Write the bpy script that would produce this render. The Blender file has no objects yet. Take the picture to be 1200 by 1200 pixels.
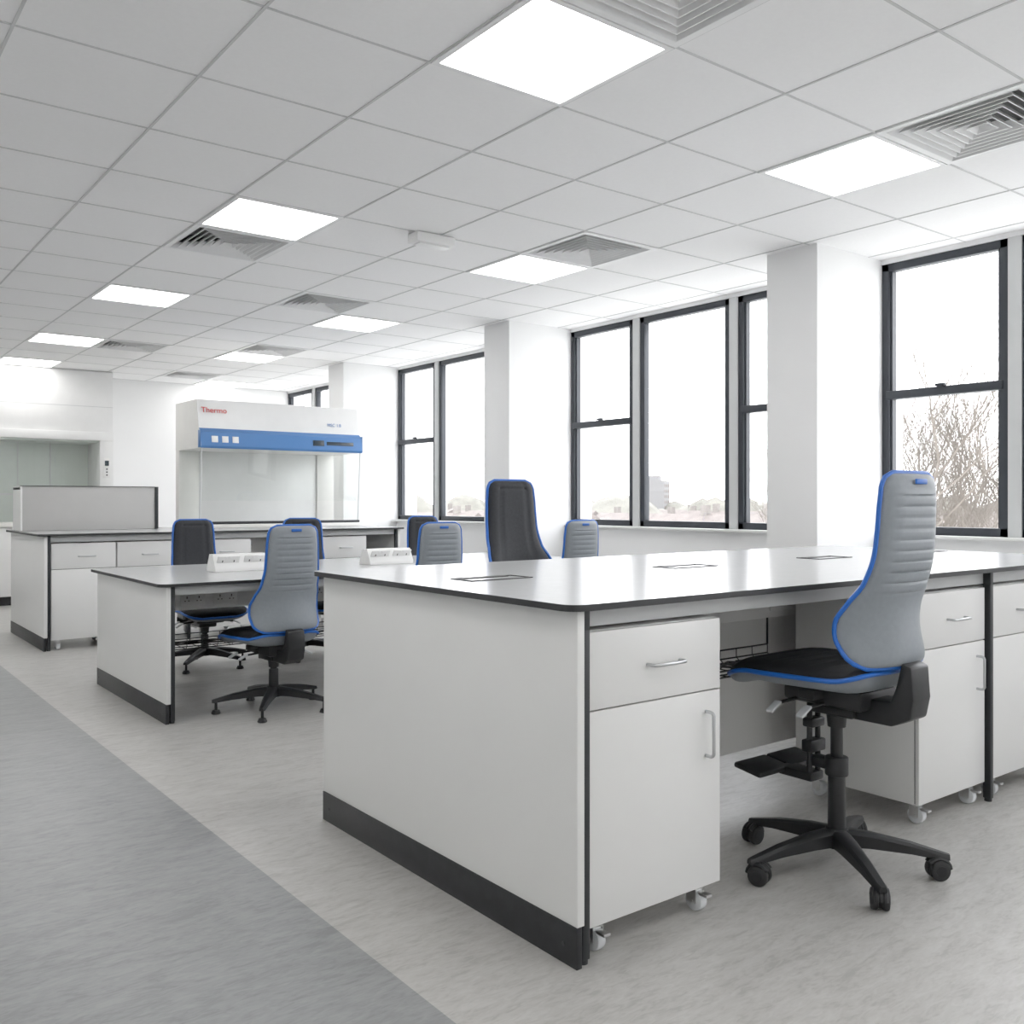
import bpy, bmesh, random
from math import *
from mathutils import Vector, Matrix
random.seed(7)
sc=bpy.context.scene
COL=bpy.context.collection
# ------------------------------------------------------------------ materials
def mat(name,col,rough=.5,metal=0,spec=.5,noise=None,bump=0,emit=None,coat=0,nscale=(1,1,1)):
    m=bpy.data.materials.new(name); m.use_nodes=True
    nt=m.node_tree; b=nt.nodes['Principled BSDF']
    b.inputs['Roughness'].default_value=rough; b.inputs['Metallic'].default_value=metal
    b.inputs['Specular IOR Level'].default_value=spec
    b.inputs['Base Color'].default_value=(*col,1)
    if coat: b.inputs['Coat Weight'].default_value=coat; b.inputs['Coat Roughness'].default_value=.15
    if emit: b.inputs['Emission Color'].default_value=(*emit[0],1); b.inputs['Emission Strength'].default_value=emit[1]
    amt,scale=(noise if noise else (.02,8))
    tc=nt.nodes.new('ShaderNodeTexCoord'); mp=nt.nodes.new('ShaderNodeMapping'); mp.inputs['Scale'].default_value=nscale
    n=nt.nodes.new('ShaderNodeTexNoise'); n.inputs['Scale'].default_value=scale; n.inputs['Detail'].default_value=6
    r=nt.nodes.new('ShaderNodeValToRGB'); 
    r.color_ramp.elements[0].position=.3; r.color_ramp.elements[1].position=.7
    r.color_ramp.elements[0].color=(*[max(0,c*(1-amt)) for c in col],1); r.color_ramp.elements[1].color=(*[min(1,c*(1+amt)) for c in col],1)
    L=nt.links; L.new(tc.outputs['Object'],mp.inputs[0]); L.new(mp.outputs[0],n.inputs['Vector']); L.new(n.outputs[0],r.inputs[0]); L.new(r.outputs[0],b.inputs['Base Color'])
    if bump:
        bp=nt.nodes.new('ShaderNodeBump'); bp.inputs['Strength'].default_value=bump; bp.inputs['Distance'].default_value=.002
        L.new(n.outputs[0],bp.inputs['Height']); L.new(bp.outputs[0],b.inputs['Normal'])
    return m
def vinyl(name,c0,c1,c2,rot):
    m=bpy.data.materials.new(name); m.use_nodes=True; nt=m.node_tree; b=nt.nodes['Principled BSDF']; L=nt.links
    b.inputs['Roughness'].default_value=.34; b.inputs['Specular IOR Level'].default_value=.5
    tc=nt.nodes.new('ShaderNodeTexCoord')
    def noise(scale,sc3,det,dist):
        mp=nt.nodes.new('ShaderNodeMapping'); mp.inputs['Scale'].default_value=sc3; mp.inputs['Rotation'].default_value=(0,0,rot)
        n=nt.nodes.new('ShaderNodeTexNoise'); n.inputs['Scale'].default_value=scale; n.inputs['Detail'].default_value=det; n.inputs['Distortion'].default_value=dist
        L.new(tc.outputs['Object'],mp.inputs[0]); L.new(mp.outputs[0],n.inputs['Vector']); return n
    n1=noise(5.0,(1,3.2,1),9,1.5); n2=noise(22,(1,3.4,1),7,1.2)
    mx=nt.nodes.new('ShaderNodeMix'); mx.data_type='FLOAT'; mx.inputs[0].default_value=.5
    L.new(n1.outputs[0],mx.inputs[2]); L.new(n2.outputs[0],mx.inputs[3])
    r=nt.nodes.new('ShaderNodeValToRGB'); cr=r.color_ramp
    cr.elements[0].position=.37; cr.elements[0].color=(*c0,1); cr.elements[1].position=.63; cr.elements[1].color=(*c2,1)
    e=cr.elements.new(.48); e.color=(*c1,1)
    L.new(mx.outputs[0],r.inputs[0]); L.new(r.outputs[0],b.inputs['Base Color'])
    return m
M_wall=mat('wall_paint',(.87,.87,.87),.7,noise=(.01,3))
M_tile=mat('ceiling_tile',(.92,.915,.915),.85,noise=(.01,60))
M_tbar=mat('ceiling_grid',(.62,.62,.62),.6)
M_white=mat('white_laminate',(.79,.79,.775),.32,noise=(.008,4))
M_wfront=mat('white_front',(.79,.79,.78),.3,noise=(.008,4))
M_gap=mat('edge_black',(.022,.023,.025),.45)
M_kick=mat('kick_black',(.020,.021,.023),.42,noise=(.2,30),spec=.35)
M_top=mat('worktop_grey',(.50,.505,.515),.22,noise=(.02,30),spec=.5)
M_apron=mat('frame_light',(.62,.63,.635),.35)
M_legd=mat('frame_dark',(.025,.027,.03),.4,spec=.35)
M_steel=mat('brushed_steel',(.55,.56,.57),.28,metal=1)
M_chrome=mat('zinc',(.6,.6,.6),.3,metal=1)
M_wheel=mat('caster_clear',(.72,.74,.76),.2,noise=(.05,20),coat=.4)
M_rub=mat('rubber',(.015,.015,.016),.55)
M_cblk=mat('chair_plastic_black',(.014,.0145,.016),.42,noise=(.1,60),spec=.4)
M_pad=mat('chair_pad_black',(.014,.0145,.017),.65,noise=(.12,80),bump=.2,spec=.25)
M_padb=mat('chair_back_black',(.026,.028,.033),.6,noise=(.12,80),bump=.2,spec=.3)
M_cgrey=mat('chair_shell_grey',(.235,.26,.285),.48,noise=(.04,60),bump=.1)
M_blue=mat('chair_trim_blue',(.012,.125,.52),.4)
M_lever=mat('lever_grey',(.6,.62,.63),.4)
M_frame=mat('window_frame_dark',(.032,.037,.046),.45,spec=.4)
M_mull=mat('mullion_grey',(.60,.61,.61),.5)
M_sill=mat('sill_white',(.74,.74,.73),.4)
M_light=mat('light_diffuser',(1,1,1),.5,emit=((1,.99,.97),6.4))
M_lframe=mat('light_frame',(.85,.85,.85),.4)
M_louv=mat('louvre_white',(.80,.80,.80),.45)
M_void=mat('void_dark',(.14,.14,.14),.8)
M_sock=mat('socket_white',(.82,.82,.81),.3)
M_slot=mat('socket_slot',(.03,.03,.03),.5)
M_screen=mat('screen_grey',(.49,.485,.475),.5,noise=(.02,6))
M_hood=mat('hood_cream',(.80,.79,.76),.35)
M_hoodtop=mat('hood_white',(.80,.80,.795),.3)
M_band=mat('hood_blue',(.06,.19,.46),.35)
M_disp=mat('display_dark',(.02,.035,.05),.2)
M_red=mat('logo_red',(.65,.02,.02),.4)
M_green=mat('hood_back_green',(.62,.67,.635),.3)
M_inner=mat('hood_inner',(.74,.745,.735),.35)
M_base=mat('skirting',(.42,.43,.43),.5)
M_fl_d=vinyl('vinyl_walkway',(.205,.211,.214),(.25,.256,.26),(.292,.298,.30),radians(35))
M_fl_l=vinyl('vinyl_light',(.375,.366,.35),(.45,.44,.422),(.51,.502,.485),radians(35))
M_roof=mat('roof_tiles',(.145,.125,.115),.9,noise=(.2,1))
M_brick=mat('brick_pale',(.175,.16,.148),.9,noise=(.15,2))
M_tower=mat('tower_concrete',(.19,.187,.187),.9)
M_bounce_ground=mat('ground_pale',(.55,.55,.52),1,noise=(.2,.05))  # outdoor ground lightened on purpose to bounce daylight up onto the ceiling
M_bark=mat('bark',(.115,.10,.085),.95,noise=(.2,3))
M_hedge=mat('winter_trees',(.15,.145,.125),1,noise=(.2,.6))
def glass(name,tint,refl):
    m=bpy.data.materials.new(name); m.use_nodes=True; nt=m.node_tree; nt.nodes.clear(); L=nt.links
    o=nt.nodes.new('ShaderNodeOutputMaterial'); t=nt.nodes.new('ShaderNodeBsdfTransparent'); g=nt.nodes.new('ShaderNodeBsdfGlossy'); mx=nt.nodes.new('ShaderNodeMixShader')
    t.inputs[0].default_value=(*tint,1); g.inputs['Roughness'].default_value=.02; mx.inputs[0].default_value=refl
    L.new(t.outputs[0],mx.inputs[1]); L.new(g.outputs[0],mx.inputs[2]); L.new(mx.outputs[0],o.inputs[0]); return m
M_glass=glass('window_glass',(.985,.985,.985),.04)
M_hglass=glass('hood_glass',(.965,.98,.97),.05)
# ------------------------------------------------------------------ mesh builder
class MB:
    def __init__(s): s.v=[];s.f=[];s.m=[];s.mats=[]
    def mi(s,m):
        if m not in s.mats: s.mats.append(m)
        return s.mats.index(m)
    def add(s,vs,fs,m,T=None):
        o=len(s.v); 
        for p in vs: s.v.append(tuple(T@Vector(p)) if T else tuple(p))
        if not isinstance(m,list): m=[m]*len(fs)
        for f,mm in zip(fs,m): s.f.append([i+o for i in f]); s.m.append(s.mi(mm))
    def box(s,a,b,m,bev=0,T=None,seg=2):
        x0,x1=sorted((a[0],b[0]));y0,y1=sorted((a[1],b[1]));z0,z1=sorted((a[2],b[2]))
        vs=[(x,y,z) for z in(z0,z1) for y in(y0,y1) for x in(x0,x1)]
        fs=[(0,2,3,1),(4,5,7,6),(0,1,5,4),(2,6,7,3),(0,4,6,2),(1,3,7,5)]
        if bev>0:
            bm=bmesh.new(); V=[bm.verts.new(p) for p in vs]; [bm.faces.new([V[i] for i in f]) for f in fs]
            bmesh.ops.bevel(bm,geom=bm.edges[:],offset=min(bev,.49*min(x1-x0,y1-y0,z1-z0)),segments=seg,profile=.5,affect='EDGES')
            bm.verts.index_update(); vs=[v.co.copy() for v in bm.verts]; fs=[[v.index for v in f.verts] for f in bm.faces]; bm.free()
        s.add(vs,fs,m,T)
    def cyl(s,p0,p1,r0,r1=None,m=None,seg=20,T=None,bev=0):
        r1=r0 if r1 is None else r1; p0=Vector(p0);p1=Vector(p1); d=(p1-p0); L=d.length; q=d.to_track_quat('Z','Y').to_matrix().to_4x4(); q=Matrix.Translation(p0)@q
        prof=[(0,r0),(L,r1)]
        if bev: prof=[(0,r0-bev),(bev*.3,r0-bev*.3),(bev,r0),(L-bev,r1),(L-bev*.3,r1-bev*.3),(L,r1-bev)]
        vs=[];fs=[]
        for (z,r) in prof:
            for k in range(seg): a=2*pi*k/seg; vs.append(q@Vector((r*cos(a),r*sin(a),z)))
        for j in range(len(prof)-1):
            for k in range(seg): fs.append((j*seg+k,j*seg+(k+1)%seg,(j+1)*seg+(k+1)%seg,(j+1)*seg+k))
        fs.append(tuple(range(seg))[::-1]); fs.append(tuple((len(prof)-1)*seg+k for k in range(seg)))
        s.add(vs,fs,m,T)
    def tube(s,pts,r,m,seg=8,closed=False,T=None,flat=1.0,rs=None):
        P=[Vector(p) for p in pts]; n=len(P); vs=[];fs=[]; N=None
        for i in range(n):
            if closed: t=(P[(i+1)%n]-P[i-1])
            else: t=P[min(i+1,n-1)]-P[max(i-1,0)]
            t.normalize()
            if N is None: N=t.orthogonal().normalized()
            N=(N-t*N.dot(t)); N=N.normalized() if N.length>1e-6 else t.orthogonal().normalized()
            B=t.cross(N); rr=rs[i] if rs else r
            for k in range(seg): a=2*pi*k/seg; vs.append(P[i]+N*rr*cos(a)+B*rr*sin(a)*flat)
        for i in range(n if closed else n-1):
            j=(i+1)%n
            if closed and j==0: off=min(range(seg),key=lambda o:(vs[i*seg]-vs[o]).length)
            else: off=0
            for k in range(seg): fs.append((i*seg+k,i*seg+(k+1)%seg,j*seg+(k+1+off)%seg,j*seg+(k+off)%seg))
        if not closed: fs.append(tuple(range(seg))[::-1]); fs.append(tuple((n-1)*seg+k for k in range(seg)))
        s.add(vs,fs,m,T)
    def prism(s,poly,z0,z1,ms,mt,mb=None,T=None):
        n=len(poly); vs=[(x,y,z0) for x,y in poly]+[(x,y,z1) for x,y in poly]
        fs=[(i,(i+1)%n,n+(i+1)%n,n+i) for i in range(n)]; ml=[ms]*n
        fs.append(tuple(range(n,2*n))); ml.append(mt); fs.append(tuple(range(n))[::-1]); ml.append(mb or ms)
        s.add(vs,fs,ml,T)
    def done(s,name,origin=(0,0,0),rot=0,world=True,parent=None,angle=35):
        me=bpy.data.meshes.new(name); O=Vector(origin)
        vs=[Vector(v)-O for v in s.v] if world else s.v
        me.from_pydata([tuple(v) for v in vs],[],s.f)
        for m in s.mats: me.materials.append(m)
        me.polygons.foreach_set('material_index',s.m)
        bm=bmesh.new(); bm.from_mesh(me); bmesh.ops.recalc_face_normals(bm,faces=bm.faces[:]); bm.to_mesh(me); bm.free()
        me.polygons.foreach_set('use_smooth',[True]*len(me.polygons)); me.set_sharp_from_angle(angle=radians(angle))
        ob=bpy.data.objects.new(name,me); COL.objects.link(ob); ob.location=origin; ob.rotation_euler=(0,0,rot)
        if parent: ob.parent=parent
        return ob
def rrect(x0,y0,x1,y1,r,n=6,corners=(1,1,1,1)):
    out=[]
    for (cx,cy,a0,on) in ((x0,y0,pi,corners[0]),(x1,y0,1.5*pi,corners[1]),(x1,y1,0,corners[2]),(x0,y1,.5*pi,corners[3])):
        sx=1 if cx==x0 else -1; sy=1 if cy==y0 else -1
        if not on: out.append((cx,cy)); continue
        for k in range(n+1): a=a0+k*pi/2/n; out.append((cx+sx*r+r*cos(a),cy+sy*r+r*sin(a)))
    return out
# ------------------------------------------------------------------ room constants
XL,XW,Y0,Y1,ZC=-2.3,5.505,-2.6,12.41,2.703
GX,GY=2.065,2.489; PIT=3.0273; P1=3.336; PW=.363; XP=4.8255
lights=[(GX+1.8*i,GY+2.4*j) for i in (-2,-1,0,1) for j in (-2,-1,0,1,2,3)]
lights+=[(2.065,GY+9.0),(4.465,GY+9.6),(.265,GY+9.0)]
lights=[p for p in lights if p[0]>XL+.3]
diffs=[(2.065,1.889),(3.865,1.889),(2.065,5.489),(3.865,4.289),(3.265,6.689),(2.665,9.689),(3.865,9.089),(3.865,11.489),(.265,-1.111),(2.065,-.511),(3.865,-.511),(.265,6.689)]
def cell(p): return (round((p[0]-GX)/.6),round((p[1]-GY)/.6))
used={cell(p) for p in lights+diffs}
# floor
b=MB(); b.add([(XL,Y0,0),(1.18,Y0,0),(1.18,Y1,0),(XL,Y1,0)],[(0,1,2,3)],M_fl_d)
b.add([(1.18,Y0,0),(XW,Y0,0),(XW,Y1,0),(1.18,Y1,0)],[(0,1,2,3)],M_fl_l); fl=b.done('floor')
# ceiling
b=MB()
kx0=int(floor((XL-GX)/.6))-1; kx1=int(ceil((XW-GX)/.6))+1; ky0=int(floor((Y0-GY)/.6))-1; ky1=int(ceil((Y1-GY)/.6))+1
for i in range(kx0,kx1+1):
    for j in range(ky0,ky1+1):
        if (i,j) in used: continue
        a0=max(XL,GX+.6*i-.3);a1=min(XW+.1,GX+.6*i+.3);c0=max(Y0,GY+.6*j-.3);c1=min(Y1,GY+.6*j+.3)
        if a1-a0<.01 or c1-c0<.01: continue
        b.add([(a0,c0,ZC+.003),(a1,c0,ZC+.003),(a1,c1,ZC+.003),(a0,c1,ZC+.003)],[(0,3,2,1)],M_tile)
w=.005
for i in range(kx0,kx1+1):
    x=GX-.3+.6*i
    if XL<x<XW: b.box((x-w,Y0,ZC),(x+w,Y1,ZC+.02),M_tbar)
for j in range(ky0,ky1+1):
    y=GY-.3+.6*j
    if Y0<y<Y1: b.box((XL,y-w,ZC+.0005),(XW,y+w,ZC+.0195),M_tbar)
b.box((XL-.2,Y0-.2,3.0),(XW+.3,Y1+.2,3.15),M_wall)
b.done('ceiling')
# walls
b=MB()
b.box((XW,Y0,-.1),(XW+.26,Y1,.944),M_wall); b.box((XW,Y0,2.677),(XW+.26,Y1,3.0),M_wall)
for k in range(-2,4):
    y=P1+PIT*k
    b.box((XP,max(y,Y0),0),(XW+.26,min(y+PW,Y1+.2),3.0),M_wall) if k<3 else b.box((XW,y-.01,0),(XW+.26,y+.2,3.0),M_wall)
b.done('wall_right')
b=MB(); b.box((XL-.15,Y1,0),(XW+.26,Y1+.15,3.0),M_wall); b.done('wall_back')
b=MB(); b.box((XL-.15,Y0,0),(XL,Y1,3.0),M_wall); b.done('wall_left')
b=MB(); b.box((XL-.15,Y0-.15,0),(XW+.26,Y0,3.0),M_wall); b.done('wall_front')
b=MB()
for k in range(-2,3):
    y=P1+PIT*k
    b.box((XW-.012,max(Y0,y+PW),0),(XW,min(y+PIT,Y1),.1),M_base)
    b.box((XP-.012,max(Y0,y)-.0,0),(XP,y+PW,.1),M_base)
b.done('baseboard_right')
b=MB(); b.box((3.1,Y1-.012,0),(XW-.02,Y1,.1),M_base); b.done('baseboard_back')
b=MB(); b.box((XL,Y0+.02,0),(XL+.012,Y1-.9,.1),M_base); b.done('baseboard_left')
# windows
def window(n,ya,yb):
    b=MB(); zb,zt=.964,2.677; xf0,xf1=XW+.012,XW+.07; fw=.05
    b.box((XW-.07,ya,.944),(XW+.2,yb,.964),M_sill,.004)
    L=yb-ya; side=.79; mu=.075
    secs=[(ya,ya+side,1),(ya+side+mu,yb-side-mu,0),(yb-side,yb,1)]
    for yy in (ya+side,yb-side-mu): b.box((XW-.0,yy,zb),(XW+.11,yy+mu,zt),M_mull,.003)
    for (a,c,div) in secs:
        b.box((xf0,a,zb),(xf1,a+fw,zt),M_frame,.004); b.box((xf0,c-fw,zb),(xf1,c,zt),M_frame,.004)
        b.box((xf0,a,zb),(xf1,c,zb+fw),M_frame,.004); b.box((xf0,a,zt-fw),(xf1,c,zt),M_frame,.004)
        if div:
            b.box((xf0-.01,a+fw*.6,1.815),(xf1,c-fw*.6,1.868),M_frame,.004)
            b.box((xf0-.03,(a+c)/2-.03,1.868),(xf0,(a+c)/2+.03,1.885),M_frame,.004)
            for d0,d1 in((zb+fw,1.815),(1.868,zt-fw)):
                for e in (a+fw,c-fw-.015): b.box((xf0+.015,e,d0),(xf1,e+.015,d1),M_frame)
        b.box((XW+.045,a+fw*.5,zb+fw*.5),(XW+.049,c-fw*.5,zt-fw*.5),M_glass)
    return b.done('window_%d'%n,(XW,(ya+yb)/2,zb))
n=1
for k in range(-2,3):
    y=P1+PIT*k+PW; ye=min(P1+PIT*(k+1),Y1)
    if ye>Y0: window(n,max(y,Y0),ye); n+=1
# ceiling fixtures
for (x,y) in lights:
    b=MB(); h=.2965; g=.2745
    for (a,c,d,e) in ((-h,-h,h,-g),(-h,g,h,h),(-h,-g,-g,g),(g,-g,h,g)): b.box((x+a,y+c,ZC-.004),(x+d,y+e,ZC+.02),M_lframe)
    b.box((x-g,y-g,ZC+.002),(x+g,y+g,ZC+.01),M_light); b.box((x-h,y-h,ZC+.012),(x+h,y+h,ZC+.04),M_lframe)
    b.done('ceiling_light_panel',(x,y,ZC))
for (x,y) in diffs:
    b=MB(); h=.2965
    for r0,r1,z0,z1 in [(.2965,.265,-.004,.0)]:
        for (a,c,d,e) in ((-r0,-r0,r0,-r1),(-r0,r1,r0,r0),(-r0,-r1,-r1,r1),(r1,-r1,r0,r1)): b.box((x+a,y+c,ZC-.004),(x+d,y+e,ZC+.01),M_lframe)
    b.box((x-h,y-h,ZC+.075),(x+h,y+h,ZC+.09),M_void)
    for sx,sy,ex,ey in ((-h,-h,h,-h+.004),(-h,h-.004,h,h),(-h,-h,-h+.004,h),(h-.004,-h,h,h)): b.box((x+sx,y+sy,ZC+.01),(x+ex,y+ey,ZC+.08),M_void)
    nr=7
    for k in range(nr):
        ro=.268-k*.037; ri=ro-.030; zt=ZC+.030; zb=ZC-.006
        vs=[];t=.003
        for (r,z) in ((ro,zb),(ri,zt),(ri-t,zt),(ro-t*1.6,zb)):
            r=max(r,.002); vs+=[(x-r,y-r,z),(x+r,y-r,z),(x+r,y+r,z),(x-r,y+r,z)]
        fs=[]
        for j in range(4):
            for q in range(4): fs.append((j*4+q,j*4+(q+1)%4,((j+1)%4)*4+(q+1)%4,((j+1)%4)*4+q))
        b.add(vs,fs,M_louv)
    b.done('ceiling_air_diffuser',(x,y,ZC),angle=20)
b=MB(); b.box((2.80,4.55,ZC-.055),(3.06,4.66,ZC-.0),M_sock,.008); b.box((2.83,4.57,ZC-.062),(3.03,4.64,ZC-.055),M_lframe,.002); b.done('emergency_light_unit',(2.93,4.6,ZC))
# ------------------------------------------------------------------ benches
def socket(b,x,y,z,face=-1,w=.146,h=.086):
    b.box((x-w/2,y,z-h/2),(x+w/2,y+face*.008,z+h/2),M_sock,.003)
    yy=y+face*.0085
    for sx in (-.036,.036):
        b.box((x+sx-.003,yy-.0008,z-.002),(x+sx+.003,yy+.0008,z+.012),M_slot)
        for q in (-.011,.011): b.box((x+sx+q-.004,yy-.0008,z-.018),(x+sx+q+.004,yy+.0008,z-.013),M_slot)
        b.box((x+sx*.35-.005,yy-.002,z+.02),(x+sx*.35+.005,yy+.002,z+.034),M_lframe)
def bench(x1,y0,y1,zt,spine=True,legs=(),basket=None,ov=.03,x0=1.5536):
    b=MB(); th=.017; zu=zt-th; ym=(y0+y1)/2
    b.prism(rrect(x0-.042,y0-ov,x1,y1+ov,.05,8,(1,0,0,1)),zu,zt,M_gap,M_top)
    for xx,s in ((x0,1),(x1-.05,1)):
        b.box((xx,y0,.104),(xx+.024,y1,zu-.001),M_white,.0015); b.box((xx-.003,y0-.001,0),(xx+.015,y1+.001,.104),M_kick,.001)
        for k in (y0+.05,y1-.05): b.cyl((xx-.005,k,.05),(xx-.002,k,.05),.006,m=M_gap,seg=10)
    for lx in (x0+.036,)+tuple(legs)+(x1-.05-.014,):
        for yy in (y0+.006,y1-.036):
            b.box((lx-.012,yy,.012),(lx+.012,yy+.03,zu-.05),M_legd,.002); b.cyl((lx,yy+.015,0),(lx,yy+.015,.014),.014,m=M_legd,seg=12)
        b.box((lx-.012,y0+.006,zu-.055),(lx+.012,y1-.006,zu-.001),M_legd,.002)
        b.box((lx-.012,y0+.03,.12),(lx+.012,y1-.03,.15),M_legd,.002)
    for yy in (y0+.035,y1-.065): b.box((x0+.026,yy,zu-.05),(x1-.052,yy+.03,zu-.002),M_apron,.002)
    b.box((x0+.05,ym-.07,zu-.2),(x1-.06,ym+.07,zu-.06),M_sock,.003)
    if spine: b.box((x0+.05,ym-.012,.16),(x1-.06,ym+.012,zu-.2),M_white)
    x=x0+.35
    while x<x1-.3:
        socket(b,x,ym-.07,zu-.13); socket(b,x+.2,ym-.07,zu-.13); socket(b,x,ym+.07,zu-.13,1); x+=.66
    if basket:
        bx0,bx1,z0,z1=basket; ya,yb=ym-.28,ym-.06
        for yy,z in ((ya,z1),(ya,z0+.015),(ya+.02,z0),(ym-.18,z0),(yb-.02,z0),(yb,z1),(yb,z0+.015)): b.cyl((bx0,yy,z),(bx1,yy,z),.0032,m=M_legd,seg=6)
        k=int((bx1-bx0)/.09)
        for i in range(k+1):
            x=bx0+(bx1-bx0)*i/k; b.tube([(x,ya,z1),(x,ya,z0+.015),(x,ya+.02,z0),(x,yb-.02,z0),(x,yb,z0+.015),(x,yb,z1)],.0022,M_legd,5)
        for x in (bx0,bx1):
            for yy in (yb,): b.cyl((x,yy,z1),(x,yy,zu-.01),.004,m=M_legd,seg=6)
        rnd=random.Random(3)
        for q in range(3):
            pts=[(bx0+.05+(bx1-bx0-.1)*t/24,ym-.17+.03*sin(t*.9+q*2)+rnd.uniform(-.01,.01),z0+.012+.01*abs(sin(t*.7+q))) for t in range(25)]
            b.tube(pts,.0045,M_cblk,6)
    return b,ym,x0,zt
b,ym,x0,zt=bench(4.78,1.767,3.18,.915,True,(3.705,),(2.18,3.15,.54,.59))
for x in (1.84,2.78,3.70,4.55):
    hw,hh=.125,.06
    for (a,c,d,e) in ((-hw,-hh,hw,-hh+.008),(-hw,hh-.008,hw,hh),(-hw,-hh,-hw+.008,hh),(hw-.008,-hh,hw,hh)): b.box((x+a,2.52+c,zt-.001),(x+d,2.52+e,zt+.003),M_gap)
    b.box((x-.09,2.52+hh-.03,zt),(x+.09,2.52+hh-.008,zt+.0025),M_slot)
b.done('lab_bench',(3.1,ym,0))
b,ym,x0,zt=bench(4.78,5.02,6.42,.738,False,(3.2,),(1.62,4.6,.32,.38)); b.done('lab_bench',(3.1,ym,0))
b,ym,x0,zt=bench(4.77,8.03,9.42,.915,True,(2.68,),None); b.done('lab_bench',(3.1,ym,0))
for x in (2.21,3.27):
    b=MB(); L=.17; y=5.72; z=.739
    prof=[(-.075,0),(-.075,.02),(-.03,.105),(.03,.105),(.075,.02),(.075,0)]
    n=len(prof); vs=[(x+sx*L,y+p,z+q) for sx in(-1,1) for p,q in prof]
    fs=[(i,(i+1)%n,n+(i+1)%n,n+i) for i in range(n)]+[tuple(range(n)),tuple(range(n,2*n))[::-1]]
    b.add(vs,fs,M_sock)
    for face in(-1,1):
        T=Matrix.Translation((x,y+face*.0535,z+.063))@Matrix.Rotation(-face*radians(27.9),4,'X')
        for sx in (-.085,0.085):
            bb=MB(); socket(bb,sx,0,0,face,.14,.08); o=len(b.v)
            for v in bb.v: b.v.append(tuple(T@Vector(v)))
            for f,mi in zip(bb.f,bb.m): b.f.append([i+o for i in f]); b.m.append(b.mi(bb.mats[mi]))
    b.done('power_socket_tower',(x,y,z))
b=MB(); z0=.917; z1=1.30
b.box((1.56,8.93,z0),(2.66,8.955,z1),M_screen,.002); b.box((1.56,9.25,z0),(2.66,9.275,z1),M_screen,.002); b.box((1.545,8.93,z0),(1.56,9.275,z1),M_white,.002)
b.box((2.66,8.92,z0),(2.69,9.285,z1+.004),M_legd,.002); b.box((1.545,8.94,z1-.03),(2.66,9.27,z1-.012),M_screen); b.box((1.54,8.92,z1),(2.66,8.935,z1+.005),M_legd)
b.done('bench_divider_screen',(2.1,9.1,z0))
# ------------------------------------------------------------------ mobile cabinets
def dhandle(b,c,ax,L,off=.03,r=.005):
    c=Vector(c); a=Vector((1,0,0)) if ax=='x' else Vector((0,0,1)); o=Vector((0,-off,0)); pts=[]
    h=L/2
    pts=[c-a*h,c-a*h+o*.55]
    for k in range(1,5):
        t=k/5*pi/2; pts.append(c-a*h+o*.55+a*.012*(1-cos(t))+o*.45*sin(t))
    q=[c+a*h,c+a*h+o*.55]
    for k in range(1,5):
        t=k/5*pi/2; q.append(c+a*h+o*.55-a*.012*(1-cos(t))+o*.45*sin(t))
    b.tube(pts+q[::-1],r,M_steel,10)
def cabinet(x0,x1,yf,z0=.08,z1=.84,dep=.52,handle='r',brake=True):
    b=MB(); t=.019
    b.box((x0,yf+t,z0),(x1,yf+dep,z1),M_white,.001)
    b.box((x0+.004,yf+t-.004,z0+.004),(x1-.004,yf+t,z1-.004),M_gap)
    zd=z1-.205
    b.box((x0+.001,yf,zd+.003),(x1-.001,yf+t-.004,z1-.002),M_wfront,.0015)
    b.box((x0+.001,yf,z0+.001),(x1-.001,yf+t-.004,zd-.001),M_wfront,.0015)
    dhandle(b,((x0+x1)/2+.02,yf,z1-.105),'x',.125)
    hx=x1-.062 if handle=='r' else x0+.062
    dhandle(b,(hx,yf,zd-.12),'z',.125)
    for cx in (x0+.055,x1-.06):
        for cy in (yf+.05,yf+dep-.06):
            front=cy<yf+.1
            b.box((cx-.03,cy-.03,z0-.004),(cx+.03,cy+.03,z0),M_chrome)
            b.cyl((cx,cy,z0-.018),(cx,cy,z0-.004),.017,m=M_chrome,seg=14)
            wy=cy-.012
            for s in(-1,1): b.box((cx+s*.017-.0012,wy-.014,.026),(cx+s*.017+.0012,wy+.02,z0-.016),M_chrome)
            b.box((cx-.018,wy-.012,z0-.02),(cx+.018,wy+.02,z0-.016),M_chrome)
            b.cyl((cx-.014,wy,.031),(cx+.014,wy,.031),.031,m=M_wheel,seg=24,bev=.005)
            for s in(-1,1): b.cyl((cx+s*.0142,wy,.031),(cx+s*.0155,wy,.031),.013,m=M_lever,seg=16)
            b.cyl((cx-.021,wy,.031),(cx+.021,wy,.031),.004,m=M_chrome,seg=8)
            if front: b.box((cx-.012,wy-.05,z0-.030),(cx+.012,wy-.0,z0-.022),M_chrome,.002)
    b.done('mobile_drawer_cabinet',((x0+x1)/2,yf+dep/2,0))
cabinet(1.607,2.115,1.785,z1=.838)
cabinet(3.19,3.672,1.785,z1=.838)
cabinet(3.735,4.22,1.785,z1=.838)
cabinet(1.607,2.09,8.05,z1=.838); cabinet(2.10,2.58,8.05,z1=.838); cabinet(2.75,3.23,8.05,z1=.838)
cabinet(3.9,4.38,8.05,z1=.838)
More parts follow.
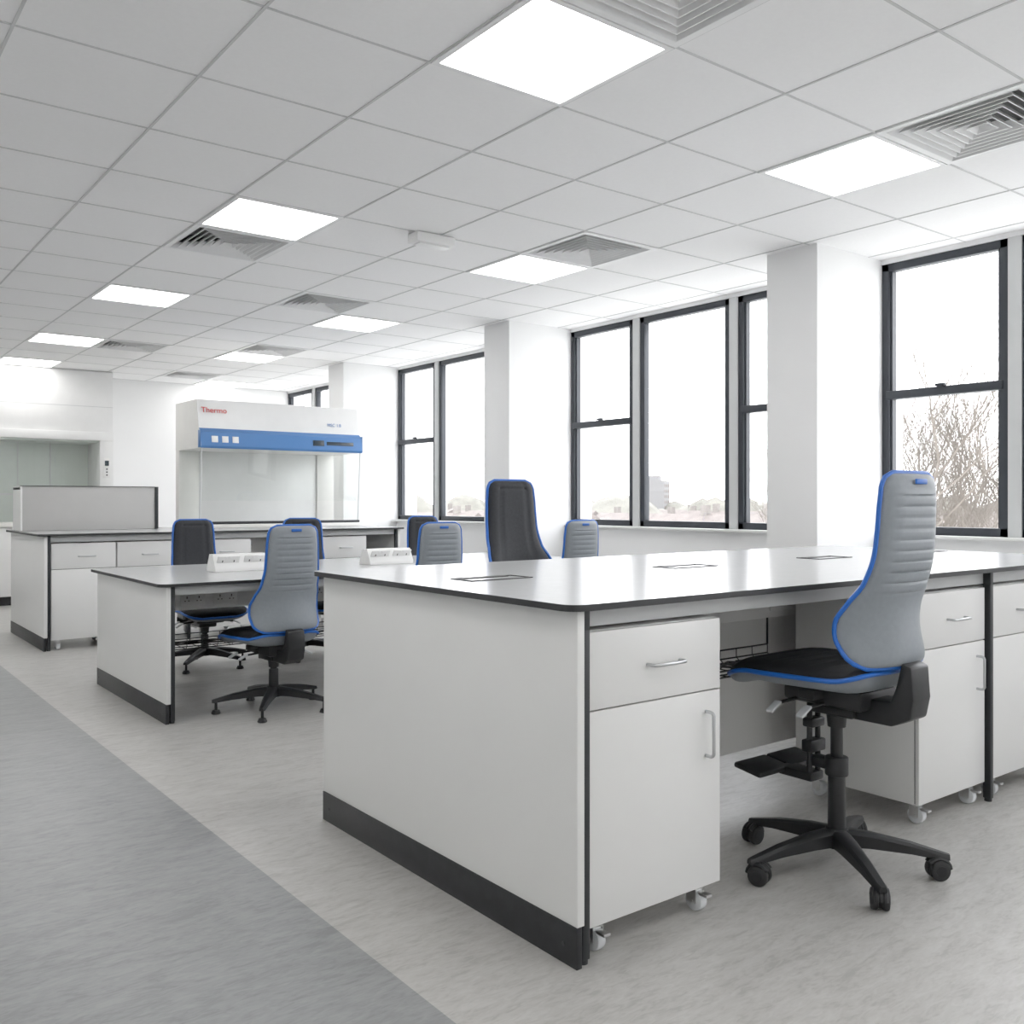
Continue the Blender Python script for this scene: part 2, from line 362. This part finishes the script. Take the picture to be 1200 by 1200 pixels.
# ------------------------------------------------------------------ chairs
def interp(tab,t):
    for (a,va),(c,vc) in zip(tab,tab[1:]):
        if t<=c: k=(t-a)/(c-a); k=k*k*(3-2*k)*.5+k*.5; return va+(vc-va)*k
    return tab[-1][1]
BW=[(0,.150),(.02,.178),(.06,.194),(.14,.200),(.24,.199),(.33,.186),(.43,.166),(.6,.155),(.8,.150),(.93,.143),(.97,.132),(.99,.115),(1,.095)]
SW=[(0,.12),(.03,.165),(.1,.195),(.3,.22),(.6,.235),(.85,.225),(.93,.205),(.98,.165),(1,.12)]
def sheet(b,W,mapf,tfun,m,nu=16,nv=44,scale=1.0):
    vs=[];ids={}
    for j in range(nv+1):
        v=j/nv
        for i in range(nu+1):
            u=sin((i/nu-.5)*pi)
            edge=(i in(0,nu)) or (j in(0,nv))
            for s in (0,1):
                if edge and s==1: ids[i,j,1]=ids[i,j,0]; continue
                ids[i,j,s]=len(vs)
                e=(max(0,1-abs(u)**5))**.5*(max(0,1-abs(2*v-1)**14))**.5
                d=tfun(u,v,s)*(0 if edge else e)
                vs.append(mapf(u*W(v)*scale,v,u,d))
    fs=[]
    for j in range(nv):
        for i in range(nu):
            fs.append((ids[i,j,0],ids[i+1,j,0],ids[i+1,j+1,0],ids[i,j+1,0]))
            fs.append((ids[i,j,1],ids[i,j+1,1],ids[i+1,j+1,1],ids[i+1,j,1]))
    fs=[f for f in fs if len(set(f))==4]
    b.add(vs,fs,m)
def outline(W,mapf,d=0,n=40,scale=1.0):
    pts=[]
    for j in range(n+1): pts.append(mapf(W(j/n)*scale,j/n,1,d))
    for k in range(1,6): u=1-2*k/6; pts.append(mapf(W(1)*u*scale,1,u,d))
    for j in range(n,-1,-1): pts.append(mapf(-W(j/n)*scale,j/n,-1,d))
    for k in range(1,6): u=-1+2*k/6; pts.append(mapf(W(0)*u*scale,0,u,d))
    return pts
def chair(x,y,face,seat=.62,wheels=True,foot=True,star=20,turn=0):
    b=MB()
    zb=seat+.06; H=.575
    def ymid(v): return -.235+.022*exp(-((v-.30)/.2)**2)-.024*max(0,v-.3)
    def wing(v): return .078*exp(-((v-.17)/.22)**2)+.018
    def bmap(xx,v,u,d): return Vector((xx,ymid(v)+wing(v)*(abs(xx)/.2)**2+d,zb+v*H))
    WB=lambda v:interp(BW,v)
    def sm(a,c,t): t=max(0,min(1,(t-a)/(c-a))); return t*t*(3-2*t)
    def grooves(u,v):
        k=(1-sm(.64,.78,abs(u)))*sm(.36,.40,v)*(1-sm(.88,.92,v)); ph=(v-.38)/.5*9; f=abs((ph%1)-.5)*2
        return .007*k*(f**6)
    def tb(u,v,s):
        if s==1: return 0
        return -(.030-grooves(u,v)+.004*(1-sm(.66,.74,abs(u)))*sm(.36,.40,v)*(1-sm(.88,.92,v)))
    sheet(b,WB,bmap,tb,M_cgrey,18,110,.97)
    def tf(u,v,s):
        if s==1: return -.002
        return .034-.008*exp(-((abs(u)-.60)/.05)**2)-.006*exp(-((v-.93)/.012)**2)*(abs(u)<.6)-.005*exp(-((v-.28)/.015)**2)
    sheet(b,WB,bmap,tf,M_padb,26,110,.95)
    b.tube(outline(WB,bmap,0),.0072,M_blue,8,closed=True)
    p=bmap(0,.955,0,-.033)
    b.box((p.x-.03,p.y-.003,p.z-.008),(p.x+.03,p.y+.004,p.z+.008),M_blue,.003)
    WS=lambda v:interp(SW,v)
    sz=seat+.012
    def smap(xx,v,u,d): return Vector((xx,-.205+.505*v,sz-.040*max(0,(v-.72)/.28)**2+.012*(abs(xx)/.23)**2*(1-v)+.03*max(0,(.2-v)/.2)**2+d))
    def sg(u,v):
        k=(1-sm(.6,.75,abs(u)))*sm(.15,.2,v)*(1-sm(.85,.9,v)); f=abs(((v*8)%1)-.5)*2; return .006*k*f**6
    sheet(b,WS,smap,lambda u,v,s:-.002 if s else .040-sg(u,v),M_pad,18,80,.98)
    sheet(b,WS,smap,lambda u,v,s:0 if s else -.044,M_cgrey,18,30,.975)
    b.tube(outline(WS,smap,-.002),.0075,M_blue,8,closed=True)
    b.box((-.10,-.15,seat-.085),(.10,.13,seat-.025),M_cblk,.012); b.box((-.065,-.10,seat-.12),(.065,.07,seat-.08),M_cblk,.012)
    b.box((-.15,-.02,seat-.062),(.15,.04,seat-.030),M_cblk,.006)
    pr=[(-.08,-.12),(-.215,-.12),(-.275,-.09),(-.287,-.03),(-.280,.065),(-.248,.075),(-.230,.0),(-.212,-.045),(-.08,-.05)]
    n=len(pr); vs=[(sx*.05,p,seat+q) for sx in(-1,1) for p,q in pr]
    bm=bmesh.new(); V=[bm.verts.new(v) for v in vs]; [bm.faces.new([V[i] for i in f]) for f in [(i,(i+1)%n,n+(i+1)%n,n+i) for i in range(n)]]
    bm.faces.new([V[i] for i in range(n)][::-1]); bm.faces.new([V[i] for i in range(n,2*n)])
    bmesh.ops.recalc_face_normals(bm,faces=bm.faces[:]); bmesh.ops.bevel(bm,geom=bm.edges[:],offset=.008,segments=2,profile=.5,affect='EDGES'); bm.verts.index_update()
    b.add([v.co.copy() for v in bm.verts],[[v.index for v in f.verts] for f in bm.faces],M_cblk); bm.free()
    for (sx,yy,L) in ((-1,.08,.15),(-1,-.02,.13),(1,.05,.15),(1,-.07,.13)):
        p0=(sx*.09,yy,seat-.075); p1=(sx*(.09+L*.55),yy+.01,seat-.082)
        b.cyl(p0,p1,.006,m=M_cblk,seg=8)
        T=Matrix.Translation((sx*(.09+L*.72),yy+.012,seat-.092))@Matrix.Rotation(sx*radians(28),4,'Y')
        b.box((-.028,-.013,-.005),(.028,.013,.005),M_lever,.004,T)
    zt=seat-.115
    b.cyl((0,0,.09),(0,0,min(.36,zt-.06)),.0285,.026,M_cblk,24,bev=.003); b.cyl((0,0,min(.36,zt-.06)),(0,0,zt),.019,.019,M_cblk,20)
    b.cyl((0,0,zt-.05),(0,0,zt+.01),.028,.034,M_cblk,20)
    if foot:
        b.cyl((0,0,.30),(0,0,.36),.036,m=M_cblk,seg=20,bev=.004)
        b.box((-.022,.02,.315),(.022,.085,.35),M_cblk,.006)
        for s in(-1,1): b.cyl((s*.022,.085,.275),(s*.022,.085,seat-.09),.009,m=M_cblk,seg=12)
        b.box((-.04,.065,.36),(.04,.105,.40),M_cblk,.006); b.box((-.035,.065,.44),(.035,.105,.47),M_cblk,.006)
        b.box((-.035,.07,.265),(.035,.20,.295),M_cblk,.006)
        for s in(-1,1):
            T=Matrix.Translation((s*.085,.225,.293))@Matrix.Rotation(radians(8),4,'X'); b.box((-.08,-.055,-.010),(.08,.055,.010),M_cblk,.008,T)
        b.box((-.12,.19,.268),(.12,.225,.286),M_cblk,.006)
    b.cyl((0,0,.075),(0,0,.135),.045,.036,M_cblk,24,bev=.006)
    rr=.31
    for k in range(5):
        a=radians(star+72*k)-(face-pi/2); d=Vector((cos(a),sin(a),0)); nrm=Vector((-sin(a),cos(a),0))
        vs=[];secs=[(.02,.030,.082,.132),(.10,.026,.082,.126),(.22,.020,.074,.106),(.315,.016,.062,.082),(.332,.011,.062,.078)]
        for (r,w,z0,z1) in secs:
            for (q,z) in ((-w,z0),(-w,z1-.008),(-w*.6,z1),(w*.6,z1),(w,z1-.008),(w,z0)): vs.append(d*r+nrm*q+Vector((0,0,z)))
        fs=[]
        for j in range(len(secs)-1):
            for q in range(6): fs.append((j*6+q,j*6+(q+1)%6,(j+1)*6+(q+1)%6,(j+1)*6+q))
        fs.append(tuple(range(6))); fs.append(tuple(range(len(vs)-6,len(vs))))
        b.add(vs,fs,M_cblk)
        c=d*rr
        if wheels:
            b.cyl(c+Vector((0,0,.045)),c+Vector((0,0,.07)),.009,m=M_cblk,seg=10)
            wa=a+radians(50+37*k); ax=Vector((-sin(wa),cos(wa),0)); tr=Vector((cos(wa),sin(wa),0)); wc=c+tr*.014+Vector((0,0,.0315))
            for s in(-1,1):
                b.cyl(wc+ax*s*.006,wc+ax*s*.026,.0315,m=M_rub,seg=26,bev=.006); b.cyl(wc+ax*s*.0255,wc+ax*s*.0275,.017,m=M_cblk,seg=18)
            pts=[wc+tr*(.034*cos(t))+Vector((0,0,.034*sin(t))) for t in [radians(g) for g in range(35,190,20)]]
            for s in (-.012,0,.012): b.tube([p+ax*s for p in pts],.008,M_cblk,8)
            b.cyl(wc-ax*.006,wc+ax*.006,.026,m=M_cblk,seg=16)
        else:
            b.cyl(c+Vector((0,0,.012)),c+Vector((0,0,.07)),.008,m=M_cblk,seg=10); b.cyl(c,c+Vector((0,0,.022)),.026,.02,M_cblk,18,bev=.004)
    return b.done('laboratory_chair',(x,y,0),face-pi/2,world=False,angle=40)
R=radians
chair(2.635,1.75,R(90))
chair(2.15,5.03,R(92),.405,False,False,20)
chair(3.12,5.03,R(88),.405,False,False,35)
chair(4.25,5.03,R(90),.405,False,False,10)
chair(2.33,6.66,R(-90),.40,False,False,12)
chair(3.08,6.64,R(-112),.40,False,False,20)
chair(4.28,6.64,R(-92),.405,False,False,5)
chair(2.86,3.52,R(-90),.64,True,True,40)
# ------------------------------------------------------------------ safety cabinet on bench 3
b=MB(); x0,x1=3.02,4.70; yb=9.46; yf=8.80; z0=.9165; zh=1.67; zt=2.135
b.box((x0,yf-.03,z0),(x1,yb,z0+.035),M_hood,.004); b.box((x0,yf-.02,z0+.035),(x1,yf+.05,z0+.06),M_legd,.006)
b.box((x0+.02,yf+.05,z0+.036),(x1-.02,yb,z0+.05),M_steel)
b.box((x0+.2,yb-.07,z0+.05),(x1-.2,yb-.0,zh),M_inner,.003); b.box((x0,yb-.09,z0+.03),(x0+.2,yb,zh),M_hood,.004); b.box((x1-.2,yb-.09,z0+.03),(x1,yb,zh),M_hood,.004)
prof=[(yb,zh),(yf-.06,zh),(yf-.075,zh+.02),(yf-.06,zh+.15),(yf-.005,zh+.19),(yf+.05,zt),(yb,zt)]
n=len(prof); vs=[(xx,p,q) for xx in(x0,x1) for p,q in prof]; fs=[];ml=[]
for i in range(n): fs.append((i,(i+1)%n,n+(i+1)%n,n+i)); ml.append(M_band if i in(1,2,3) else M_hoodtop if i in (4,5) else M_hood)
fs+= [tuple(range(n)),tuple(range(n,2*n))[::-1]]; ml+=[M_hood,M_hood]
b.add(vs,fs,ml)
for xx in (x0-.006,x1): b.box((xx,yf-.07,zh+.005),(xx+.006,yf+.0,zh+.17),M_band,.002)
T=Matrix.Translation((0,yf-.0685,zh+.085))@Matrix.Rotation(radians(-6.6),4,'X')
for (a,c,h,m) in ((x1-.55,x1-.43,.028,M_disp),(x1-.40,x1-.10,.018,M_disp)): b.box((a,-.004,-h),(c,.004,h),m,.001,T)
for k in range(3): b.box((x0+.10+k*.10,-.004,-.030),(x0+.16+k*.10,.004,.03),M_sock,.001,T)
b.box((x0,yf+.026,zt-.17),(x1,yf+.035,zt-.166),M_gap)
b.add([(x0+.03,yf-.03,zh),(x1-.03,yf-.03,zh),(x1-.03,yf-.0,z0+.26),(x0+.03,yf-.0,z0+.26)],[(0,1,2,3)],M_hglass)
for xx in (x0+.012,x1-.012):
    b.add([(xx,yf+.0,z0+.06),(xx,yf-.05,zh),(xx,yb-.09,zh),(xx,yb-.09,z0+.06)],[(0,1,2,3)],M_hglass)
    b.cyl((xx,yf+.0,z0+.06),(xx,yf-.05,zh),.006,m=M_apron,seg=8)
hood=b.done('microbiological_safety_cabinet',(3.86,9.1,z0))
def text(body,size,loc,rot,m,parent,name):
    c=bpy.data.curves.new(name,'FONT'); c.body=body; c.size=size; c.extrude=.001; c.materials.append(m)
    o=bpy.data.objects.new(name,c); COL.objects.link(o); o.rotation_euler=rot; o.location=Vector(loc)-parent.location; o.parent=parent
text('Thermo',.075,(x0+.03,yf+.012,zt-.125),(radians(78),0,0),M_red,hood,'maker_label')
text('MSC 1.8',.045,(x1-.36,yf-.002,zt-.2),(radians(78),0,0),M_band,hood,'type_label')
# ------------------------------------------------------------------ fume cupboards in far left corner
b=MB(); xa,xb=-.9,3.03; yf=11.8; yb=12.4; zo=1.885
b.box((xa,yf,zo),(xb,yb,ZC-.003),M_hoodtop,.004)
for z in (2.28,): b.box((xa,yf-.002,z),(xb,yf+.002,z+.006),M_mull)
b.box((xa,yf-.03,zo-.0),(xb,yf,zo+.10),M_hoodtop,.004)
for xx in (xa,1.05,2.88): b.box((xx,yf-.02,.9),(xx+.15,yb,zo),M_hoodtop,.004)
b.box((xa,yb-.05,.93),(xb,yb,zo),M_green); b.box((xa,yf+.05,zo-.02),(xb,yb,zo),M_green)
b.box((xa,yf-.02,.88),(xb,yb,.93),M_hood,.004); b.box((xa,yf+.02,0.1),(xb,yb,.88),M_white,.003); b.box((xa+.02,yf+.06,0),(xb-.02,yb,.1),M_kick)
x=xa
while x<xb-.3: b.box((x+.004,yf,.11),(x+.486,yf+.02,.87),M_wfront,.002); x+=.49
b.add([(xa+.15,yf+.01,1.25),(2.88,yf+.01,1.25),(2.88,yf+.01,zo),(xa+.15,yf+.01,zo)],[(0,1,2,3)],M_hglass)
b.box((xa+.15,yf,1.24),(2.88,yf+.02,1.26),M_apron)
for xx in (2.1,2.45): b.box((xx,yb-.07,1.0),(xx+.012,yb-.05,zo-.02),M_apron)
b.box((2.915,yf-.035,1.45),(2.99,yf-.02,1.68),M_sock,.003); b.box((2.93,yf-.038,1.59),(2.975,yf-.034,1.65),M_disp)
for k in range(3): b.cyl((2.952,yf-.042,1.48+k*.035),(2.952,yf-.034,1.48+k*.035),.009,m=M_slot,seg=10)
b.done('fume_cupboard',(1.5,12.1,0))
# ------------------------------------------------------------------ outside
b=MB(); b.add([(XW+4,-500,-6.5),(900,-500,-6.5),(900,900,-6.5),(XW+4,900,-6.5)],[(0,1,2,3)],M_bounce_ground); b.done('ground_outside',(300,200,-6.5))
def house(b,cx,cy,w,d,h,rh,ang):
    T=Matrix.Translation((cx,cy,-6.5))@Matrix.Rotation(ang,4,'Z')
    b.box((-w/2,-d/2,0),(w/2,d/2,h),M_brick,0,T)
    vs=[(-w/2-.3,-d/2-.4,h),(w/2+.3,-d/2-.4,h),(w/2+.3,d/2+.4,h),(-w/2-.3,d/2+.4,h),(-w/2-.3,0,h+rh),(w/2+.3,0,h+rh)]
    b.add(vs,[(0,1,5,4),(3,4,5,2),(0,4,3),(1,2,5),(0,3,2,1)],M_roof,T)
    for q in (-w*.3,w*.3): b.box((q-.4,-.4,h+rh*.5),(q+.4,.4,h+rh+1),M_brick,0,T)
    nw=int(w/3)
    for k in range(nw):
        xx=-w/2+(k+.5)*w/nw
        for z in (1.2,3.8):
            for yy in (-d/2-.03,d/2+.03): b.box((xx-.6,yy-.03,z),(xx+.6,yy+.03,z+1.2),M_mull,0,T)
b=MB()
for i in range(34):
    cx=72+random.uniform(0,12)+(i%3)*28; cy=-20+i*6.5
    house(b,cx,cy,16+random.uniform(0,6),8,3.9,1.9+random.uniform(0,.6),R(90+random.uniform(-25,25)))
T=Matrix.Translation((152,147,-6.5))@Matrix.Rotation(R(30),4,'Z')
b.box((-2.8,-2.8,0),(2.8,2.8,12.2),M_tower,0,T); b.box((-1.3,-1.3,12.2),(1.3,1.3,13.3),M_tower,0,T)
for z in range(1,10):
    for q in (-1.7,0,1.7): b.box((q-.5,-2.85,z*1.2),(q+.5,-2.75,z*1.2+.6),M_roof,0,T)
for i in range(110):
    a=R(2+i*.8); rr=165+random.uniform(0,90); cx,cy=rr*cos(a),rr*sin(a); h=random.uniform(6.0,9.4); w=random.uniform(4,9)
    n=9; vs=[(cx,cy,-6.5+h)]; fs=[]
    for j,(f,z) in enumerate(((.55,.85),(1,.5),(.9,.1))):
        for k in range(n): t=2*pi*k/n; q=w*f*random.uniform(.8,1.15); vs.append((cx+q*cos(t),cy+q*sin(t),-6.5+h*z*random.uniform(.92,1.05)))
    for k in range(n): fs.append((0,1+k,1+(k+1)%n))
    for j in range(2):
        for k in range(n): fs.append((1+j*n+k,1+(j+1)*n+k,1+(j+1)*n+(k+1)%n,1+j*n+(k+1)%n))
    b.add(vs,fs,M_hedge)
b.done('distant_townscape',(120,80,-6.5))
def tree(x,y,h,seed):
    rnd=random.Random(seed); b=MB()
    def br(p,d,L,r,lev):
        pts=[p];q=p.copy();dd=d.copy(); n=4
        for k in range(n):
            dd=(dd+Vector((rnd.uniform(-.16,.16),rnd.uniform(-.16,.16),.08))).normalized(); q=q+dd*L/n; pts.append(q.copy())
        b.tube(pts,r,M_bark,5 if lev<2 else 3,rs=[r*(1-.55*k/n) for k in range(n+1)])
        if lev>=5: return
        nb=(6,5,4,4,4)[lev]
        for k in range(nb):
            t=rnd.uniform(.35,1) if k else 1; i=min(n-1,int(t*n)); base=pts[i].lerp(pts[i+1],t*n-i if t<1 else 1)
            ax=Vector((rnd.uniform(-1,1),rnd.uniform(-1,1),rnd.uniform(-.3,.6))).normalized()
            nd=(dd*.75+ax*.75+Vector((0,0,.15))).normalized()
            br(base,nd,L*rnd.uniform(.55,.75),r*.52,lev+1)
    br(Vector((x,y,-6.5)),Vector((0,0,1)),h*.42,h*.0115,0)
    b.done('bare_tree',(x,y,-6.5))
tree(25,13.8,13.2,1); tree(27,11.6,12.6,2); tree(31,18.0,12.4,4); tree(36,15.8,14.0,5); tree(33,20.5,12.4,8)
# ------------------------------------------------------------------ world, camera
w=bpy.data.worlds.new('overcast_sky'); sc.world=w; w.use_nodes=True; nt=w.node_tree; bg=nt.nodes['Background']
tc=nt.nodes.new('ShaderNodeTexCoord'); sp=nt.nodes.new('ShaderNodeSeparateXYZ'); r=nt.nodes.new('ShaderNodeValToRGB')
r.color_ramp.elements[0].position=.0; r.color_ramp.elements[0].color=(.985,.985,1,1); r.color_ramp.elements[1].position=.6; r.color_ramp.elements[1].color=(.92,.95,1,1)
nt.links.new(tc.outputs['Generated'],sp.inputs[0]); nt.links.new(sp.outputs[2],r.inputs[0]); nt.links.new(r.outputs[0],bg.inputs[0]); bg.inputs[1].default_value=5.2
cd=bpy.data.cameras.new('camera'); cam=bpy.data.objects.new('camera',cd); COL.objects.link(cam); sc.camera=cam
cam.location=(0,0,1.171); cam.rotation_euler=(pi/2,0,-.6563); cd.sensor_width=36; cd.lens=1102.5*36/1200
cd.shift_x=-(604.97-600)/1200; cd.shift_y=-(600-587.36)/1200; cd.clip_start=.05; cd.clip_end=2000
sc.view_settings.view_transform='Standard'; sc.view_settings.look='None'; sc.view_settings.exposure=.34; sc.view_settings.gamma=1.10
